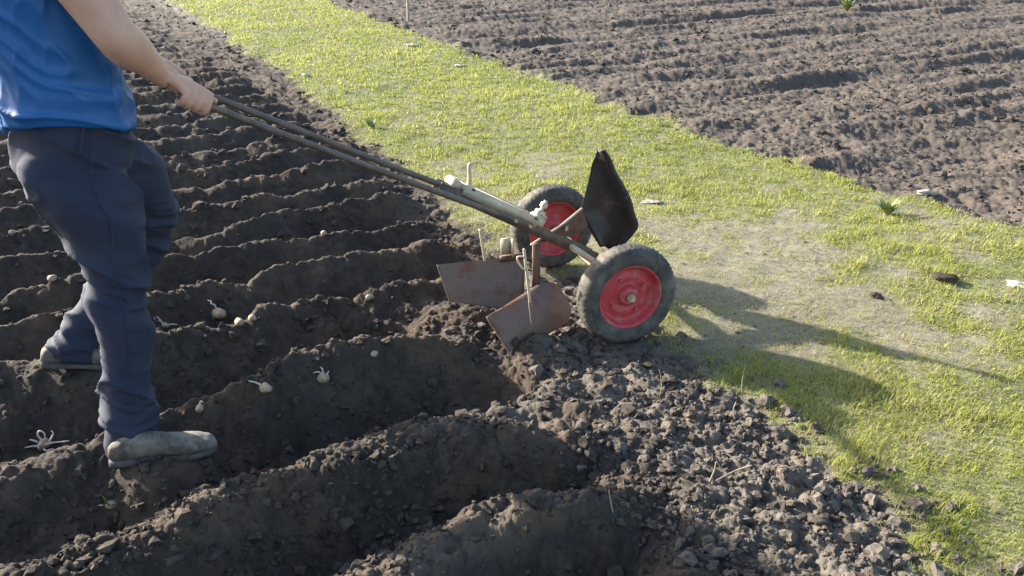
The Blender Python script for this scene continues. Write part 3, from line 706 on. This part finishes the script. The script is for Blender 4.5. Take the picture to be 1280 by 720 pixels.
# shirt
zz = [.955, .985, 1.03, 1.10, 1.18, 1.27, 1.36, 1.44, 1.50, 1.535]
wd = [.203, .205, .204, .200, .200, .206, .214, .205, .150, .085]; dp = [.168, .171, .169, .164, .162, .162, .162, .146, .105, .075]
tl = [.045, .044, .036, .022, .008, 0, 0, 0, 0, 0]
parts = [rings([tc(z+t*.35, -.004) for z, t in zip(zz, tl)], [RGT*a+UP*t for a, t in zip(wd, tl)], [FWD*b-UP*t*.45 for b, t in zip(dp, tl)], 40, 2.25)]
for s_, e_ in ((SH_R, EL_R), (SH_L, EL_L)):
    parts.append(limb([(s_-nrm(e_-s_)*.02+np.sign(np.dot(tc(1.4)-s_, RGT))*RGT*.05, .085), (s_, .090), (s_*.8+e_*.2, .087), (s_*.64+e_*.36, .083)], 26, 5))
V, F, Nn = remesh(join(parts), .006, 6)
def sfold(V):
    x, y, z = V.T; a = x*FWD[0]+y*FWD[1]; b = x*RGT[0]+y*RGT[1]; ta = np.arctan2(a-np.dot(TC, FWD), b-np.dot(TC, RGT))
    q = z + .045*np.sin(ta*1.5+.5) + .05*vnoise(ta*1.2, z*5, 210)
    w = vnoise(ta*1.3+z*2, q*17, 211); w2 = vnoise(ta*3.5-z*5, q*9+ta*1.5, 212)
    lowr = .35+.65*np.exp(-((z-1.07)/.11)**2) + .9*sstep(-.02, -.12, a-np.dot(TC, FWD))
    return (.013*lowr*((1-np.abs(w))**3-.3) + .007*((1-np.abs(w2))**3-.3))
V = wrinkle(V, Nn, sfold)
sh = obj('shirt', (V, F), M_SHIRT, man)
# hem band that stands out a little
hz = np.linspace(0, 2*math.pi, 65)[:-1]
# shoes
def shoe(heel, toe, roll=0):
    d = nrm(toe-heel); sd = nrm(np.cross(d, UP)); up = np.cross(sd, d); Ln = np.linalg.norm(toe-heel)
    fr = [0, .04, .13, .26, .40, .55, .70, .84, .94, 1.0]
    w_ = [.022, .032, .036, .035, .034, .040, .047, .045, .034, .014]; h_ = [.034, .050, .064, .072, .066, .052, .042, .037, .030, .014]
    C = [heel+d*Ln*f+up*(h*.5+.016) for f, h in zip(fr, h_)]
    up_ = rings(C, [sd*a for a in w_], [up*(h*.56) for h in h_], 24, 2.6)
    C2 = [heel+d*Ln*f+up*(.010) for f in fr]
    sl_ = rings(C2, [sd*(a+.004) for a in w_], [up*.0115]*10, 24, 4)
    ank = limb([(heel+d*Ln*.20+up*.04, (.030, .036)), (heel+d*Ln*.21+up*.06, (.030, .034)), (heel+d*Ln*.22+up*.08, (.028, .030))], 20, 4)
    V, F, Nn = remesh(join([up_, ank]), .005, 5)
    V = V + Nn*(.0022*fbm(V[:, 0]*40, V[:, 1]*40+V[:, 2]*50, 2, 220))[:, None]
    so_ = obj('shoe', (V, F), M_SHOE, man)
    obj('sole', sl_, M_SOLE, so_)
    for f in (.44, .52, .60):
        c = heel+d*Ln*f+up*(np.interp(f, fr, h_)*1.05+.018)
        obj('lace', tube([c-sd*.020-up*.006, c+up*.002, c+sd*.020-up*.006], [.0028]*3, 6, sub=3), M_SHOE, so_)
shoe(atz(139, 578, .018), atz(272, 561, .018)); shoe(np.array([-1.63, 2.535, .105]), np.array([-1.355, 2.635, .045]))

# ------------------------------------------------------------------ sprouted seed potatoes
def potato(px, py, size, label, sprouts, squash=.8, az=None, lift=.25):
    g0 = hit(px, py+size*FPX/3.2*.4); c = g0 + np.array([0, 0, size*lift])
    rt = empty('seed_potato', tuple(g0), label, 'potato', 'seed potatoes lying on the ridges')
    V, F = ball((0, 0, 0), 1, 16); r2 = np.random.default_rng(int(px*7+py))
    V = V*(1+.08*np.sin(V[:, :1]*5+px)+.05*np.cos(V[:, 1:2]*6+py))
    a = az if az is not None else r2.uniform(0, 3); ca, sa = math.cos(a), math.sin(a)
    V = V*np.array([size*.55, size*.42*squash/.8, size*.40]); V = np.stack([V[:, 0]*ca-V[:, 1]*sa, V[:, 0]*sa+V[:, 1]*ca, V[:, 2]], 1)+c
    obj('tuber', (V, F), M_POTATO, rt)
    for s in sprouts:
        P = [c+np.array(q)*1.0 for q in s]; R = np.linspace(.0036, .0018, len(P))
        obj('sprout', tube(P, list(R), 8, sub=5), M_SPROUT, rt)
potato(56, 553, .045, 'seed potato with a tangle of long pale sprouts, behind the heel of the shoe', [
    [(0, 0, .01), (-.012, 0, .035), (-.004, 0, .052), (.010, 0, .045), (.010, 0, .02)], [(.0, -.01, .0), (.03, -.01, .012), (.062, 0, .01), (.085, .0, .014)],
    [(-.01, -.01, 0), (-.035, -.015, .002), (-.058, -.015, -.004)], [(.02, 0, .01), (.04, 0, .04), (.038, .0, .052)], [(0, -.012, .0), (.02, -.03, -.004), (.045, -.03, .004)], [(-.02, 0, .01), (-.04, .0, .018), (-.05, .01, .006)]])
potato(207, 405, .030, 'small seed potato with branching white sprouts close beside the trouser leg', [
    [(0, 0, 0), (-.015, 0, .018), (-.032, 0, .024), (-.04, 0, .036)], [(0, 0, 0), (-.02, 0, .004), (-.045, 0, .008)], [(-.01, 0, .01), (-.018, 0, .028), (-.028, 0, .042)], [(.0, 0, 0), (.025, 0, .006), (.05, 0, .004)]])
potato(275, 392, .055, 'round seed potato with one crooked sprout rising above a pale clod row', [[(-.008, 0, .012), (-.012, 0, .038), (-.026, 0, .046), (-.024, 0, .056), (-.036, 0, .060)]], lift=.5)
potato(333, 486, .040, 'whitish seed potato with a single thin sprout slanting off to its left', [[(-.01, 0, .008), (-.03, 0, .02), (-.052, 0, .026)]], lift=.5)
potato(404, 470, .046, 'seed potato with short spiky white sprouts on the ridge toward the plough', [[(0, 0, .01), (-.012, 0, .024), (-.03, 0, .02)], [(0, 0, .012), (.002, 0, .032), (-.004, 0, .042)], [(-.01, 0, .0), (-.03, 0, .004), (-.044, 0, -.004)], [(.012, 0, .01), (.022, 0, .026)]])
potato(250, 509, .032, 'seed potato with a stubby hooked sprout just above the toe of the shoe', [[(0, 0, .008), (.008, 0, .028), (.014, 0, .024)], [(-.008, 0, 0), (-.022, 0, -.004)]])
potato(462, 372, .032, 'bare pale seed potato on the crest left of the blades', [], lift=.5)
potato(468, 443, .028, 'small bare whitish seed potato on the crest below the blades', [], lift=.5)
potato(300, 402, .040, 'earthy bare seed potato right next to the one with a crooked sprout', [], lift=.4)
potato(316, 397, .034, 'dusty bare seed potato, last of the short row of pale lumps', [], lift=.4)
potato(66, 348, .036, 'bare seed potato on the ridge far left of the trousers', [], lift=.5)
potato(16, 290, .030, 'small bare seed potato by the left edge, far behind the man', [], lift=.5)
potato(405, 291, .032, 'bare pale seed potato on the ridge under the handles', [], lift=.5)

# ------------------------------------------------------------------ stalks, stones, stake, weeds
def stalk(pts, label, rad=.0022, rise=None, cat='dry stalk', group=None):
    a = hit(*pts[0]); P = [a]
    for (px, py), dz in zip(pts[1:], rise or [None]*9):
        P.append(at(px, py, a[1]) if dz is None else hit(px, py)+np.array([0, 0, dz]))
    o = obj('dry_stalk', tube(P, list(np.linspace(rad, rad*.6, len(P))), 7, sub=4), M_STRAW, loc=a)
    return props(o, label, cat, group)
stalk([(927, 492), (928, 475), (932, 455)], 'thin upright dry stalk at the grass edge, tallest of those in the clods')
stalk([(919, 527), (917, 512), (920, 503)], 'short stubby dry stalk in the clods just below the tallest stalk', .003)
stalk([(887, 602), (893, 588), (896, 577), (903, 590)], 'bent dry stalk folded like a hook over the clods', .0025)
stalk([(766, 640), (763, 625), (761, 612)], 'dark dry stalk leaning on the shaded furrow end', .0022)
stalk([(826, 492), (827, 478), (824, 462)], 'short dry stalk standing behind the near wheel in shade', .002)
stalk([(970, 398), (990, 404), (1002, 409)], 'pale straw lying flat on the path right of the near wheel', .004, [.012, .012])
stalk([(890, 604), (915, 600), (938, 592)], 'long dry stalk lying flat across the grey clods', .0028, [.03, .03])
def stone(px, py, size, label, flat=.5, mat=None, name='pale_stone', cat='stone', asp=1.6):
    g0 = hit(px, py); var, F = clod_variants(3, 10); v = var[int(px) % 10]
    V = v*np.array([size*asp*.5, size*.5, size*flat*.5]) + g0 + np.array([0, 0, size*flat*.3])
    o = obj(name, (V, F), mat or M_STONE, loc=g0); props(o, label, cat)
stone(516, 58, .13, 'long pale stone lying on the far grass near the field edge', .35)
stone(575, 83, .085, 'small white stone on the bright grass beyond the handles', .4)
stone(818, 254, .055, 'flat pale stone on the grass right of the black blade', .4, asp=2.2)
stone(1160, 243, .07, 'pinkish white stone at the edge of the tilled field', .6)
stone(1182, 352, .085, 'dark clod of turf on the path at the far right', .7, M_CLOD_DARK, 'turf_clod', 'clod', 1.3)
stone(1095, 372, .05, 'small dark clod alone on the dry middle of the path', .7, M_CLOD_DARK, 'turf_clod', 'clod', 1.3)
stone(383, 96, .075, 'whitish stone on the far furrows just left of the grass', .5)
stone(1275, 358, .10, 'broad flat whitish stone in the path at the right edge', .25, asp=1.3)
for px, py, sz, lab in ((976, 545, .062, 'largest round clod in the rubble beside the grass'), (838, 590, .055, 'lumpy clod at the tip of the shaded ridge'),
                        (1022, 655, .05, 'pale clod standing clear in the lower rubble'), (838, 478, .05, 'earthy clod in the rubble closest to the near wheel')):
    stone(px, py, sz, lab, .8, M_CLOD, 'soil_clod', 'clod', 1.1)
a = hit(510, 26)
props(obj('wooden_stake', tube([a-np.array([0, 0, .1]), a+np.array([.01, 0, .25]), a+np.array([-.02, 0, .52])], [.022, .019, .016], 8, sub=3), M_WOOD, loc=a), 'thin pale stake standing upright in the far tilled field', 'stake')
def weed(px, py, h, label, k=26):
    g0 = hit(px, py); rt = empty('weed_tuft', tuple(g0), label, 'weed'); r2 = np.random.default_rng(int(px)); P = []
    V, F = [], []
    for i in range(k):
        a = r2.uniform(0, 6.28); ln = h*r2.uniform(.6, 1.1); lean = r2.uniform(.2, 1.0); d = np.array([math.cos(a), math.sin(a), 0]); sd = np.array([-d[1], d[0], 0]); w = ln*.10
        b = g0 + d*.01; p1 = b+d*ln*.45*math.sin(lean)+UP*ln*.5*math.cos(lean*.7); p2 = b+d*ln*math.sin(lean)+UP*ln*.9*math.cos(lean)
        j = len(V); V += [b-sd*w*.4, b+sd*w*.4, p1+sd*w, p1-sd*w, p2]; F += [[j, j+1, j+2, j+3], [j+3, j+2, j+4]]
    obj('leaves', (V, F), M_WEED, rt, smooth=False)
    obj('root_crown', ball(g0+UP*.004, (.018, .018, .012), 8), M_STRAW, rt)
weed(1058, 14, .26, 'pale green weed tuft standing in the far tilled field')
weed(1108, 268, .11, 'low leafy weed at the border of path and tilled field', 34)
weed(465, 160, .10, 'small leafy weed where the furrow ends meet the grass', 22)
weed(140, 632, .05, 'tiny green weed growing in the near furrow', 12)
#>>>THINGS

# ------------------------------------------------------------------ light
SUN_AZ = math.radians(152); SUN_EL = math.radians(22)      # the sun stands beyond the man, to the left
to_sun = Vector((math.cos(SUN_AZ)*math.cos(SUN_EL), math.sin(SUN_AZ)*math.cos(SUN_EL), math.sin(SUN_EL)))
sun = bpy.data.lights.new('sun', 'SUN'); sun.energy = 4.8; sun.angle = math.radians(1.0); sun.color = (1, .93, .82)
so = bpy.data.objects.new('sun', sun); COL.objects.link(so); so.rotation_euler = to_sun.to_track_quat('Z', 'Y').to_euler(); so.location = to_sun*30
w = bpy.data.worlds.new('World'); scene.world = w; w.use_nodes = True
sky = w.node_tree.nodes.new('ShaderNodeTexSky'); sky.sky_type = 'NISHITA'; sky.sun_disc = False
sky.sun_elevation = SUN_EL; sky.sun_rotation = math.atan2(to_sun.x, to_sun.y); sky.dust_density = 2.0; sky.air_density = 1.0
bg = w.node_tree.nodes['Background']; w.node_tree.links.new(sky.outputs[0], bg.inputs[0]); bg.inputs[1].default_value = .11
vs = scene.view_settings; vs.view_transform = 'Standard'; vs.look = 'None'; vs.gamma = 1; vs.use_curve_mapping = False; vs.exposure = 1.9
scene.cycles.max_bounces = 6
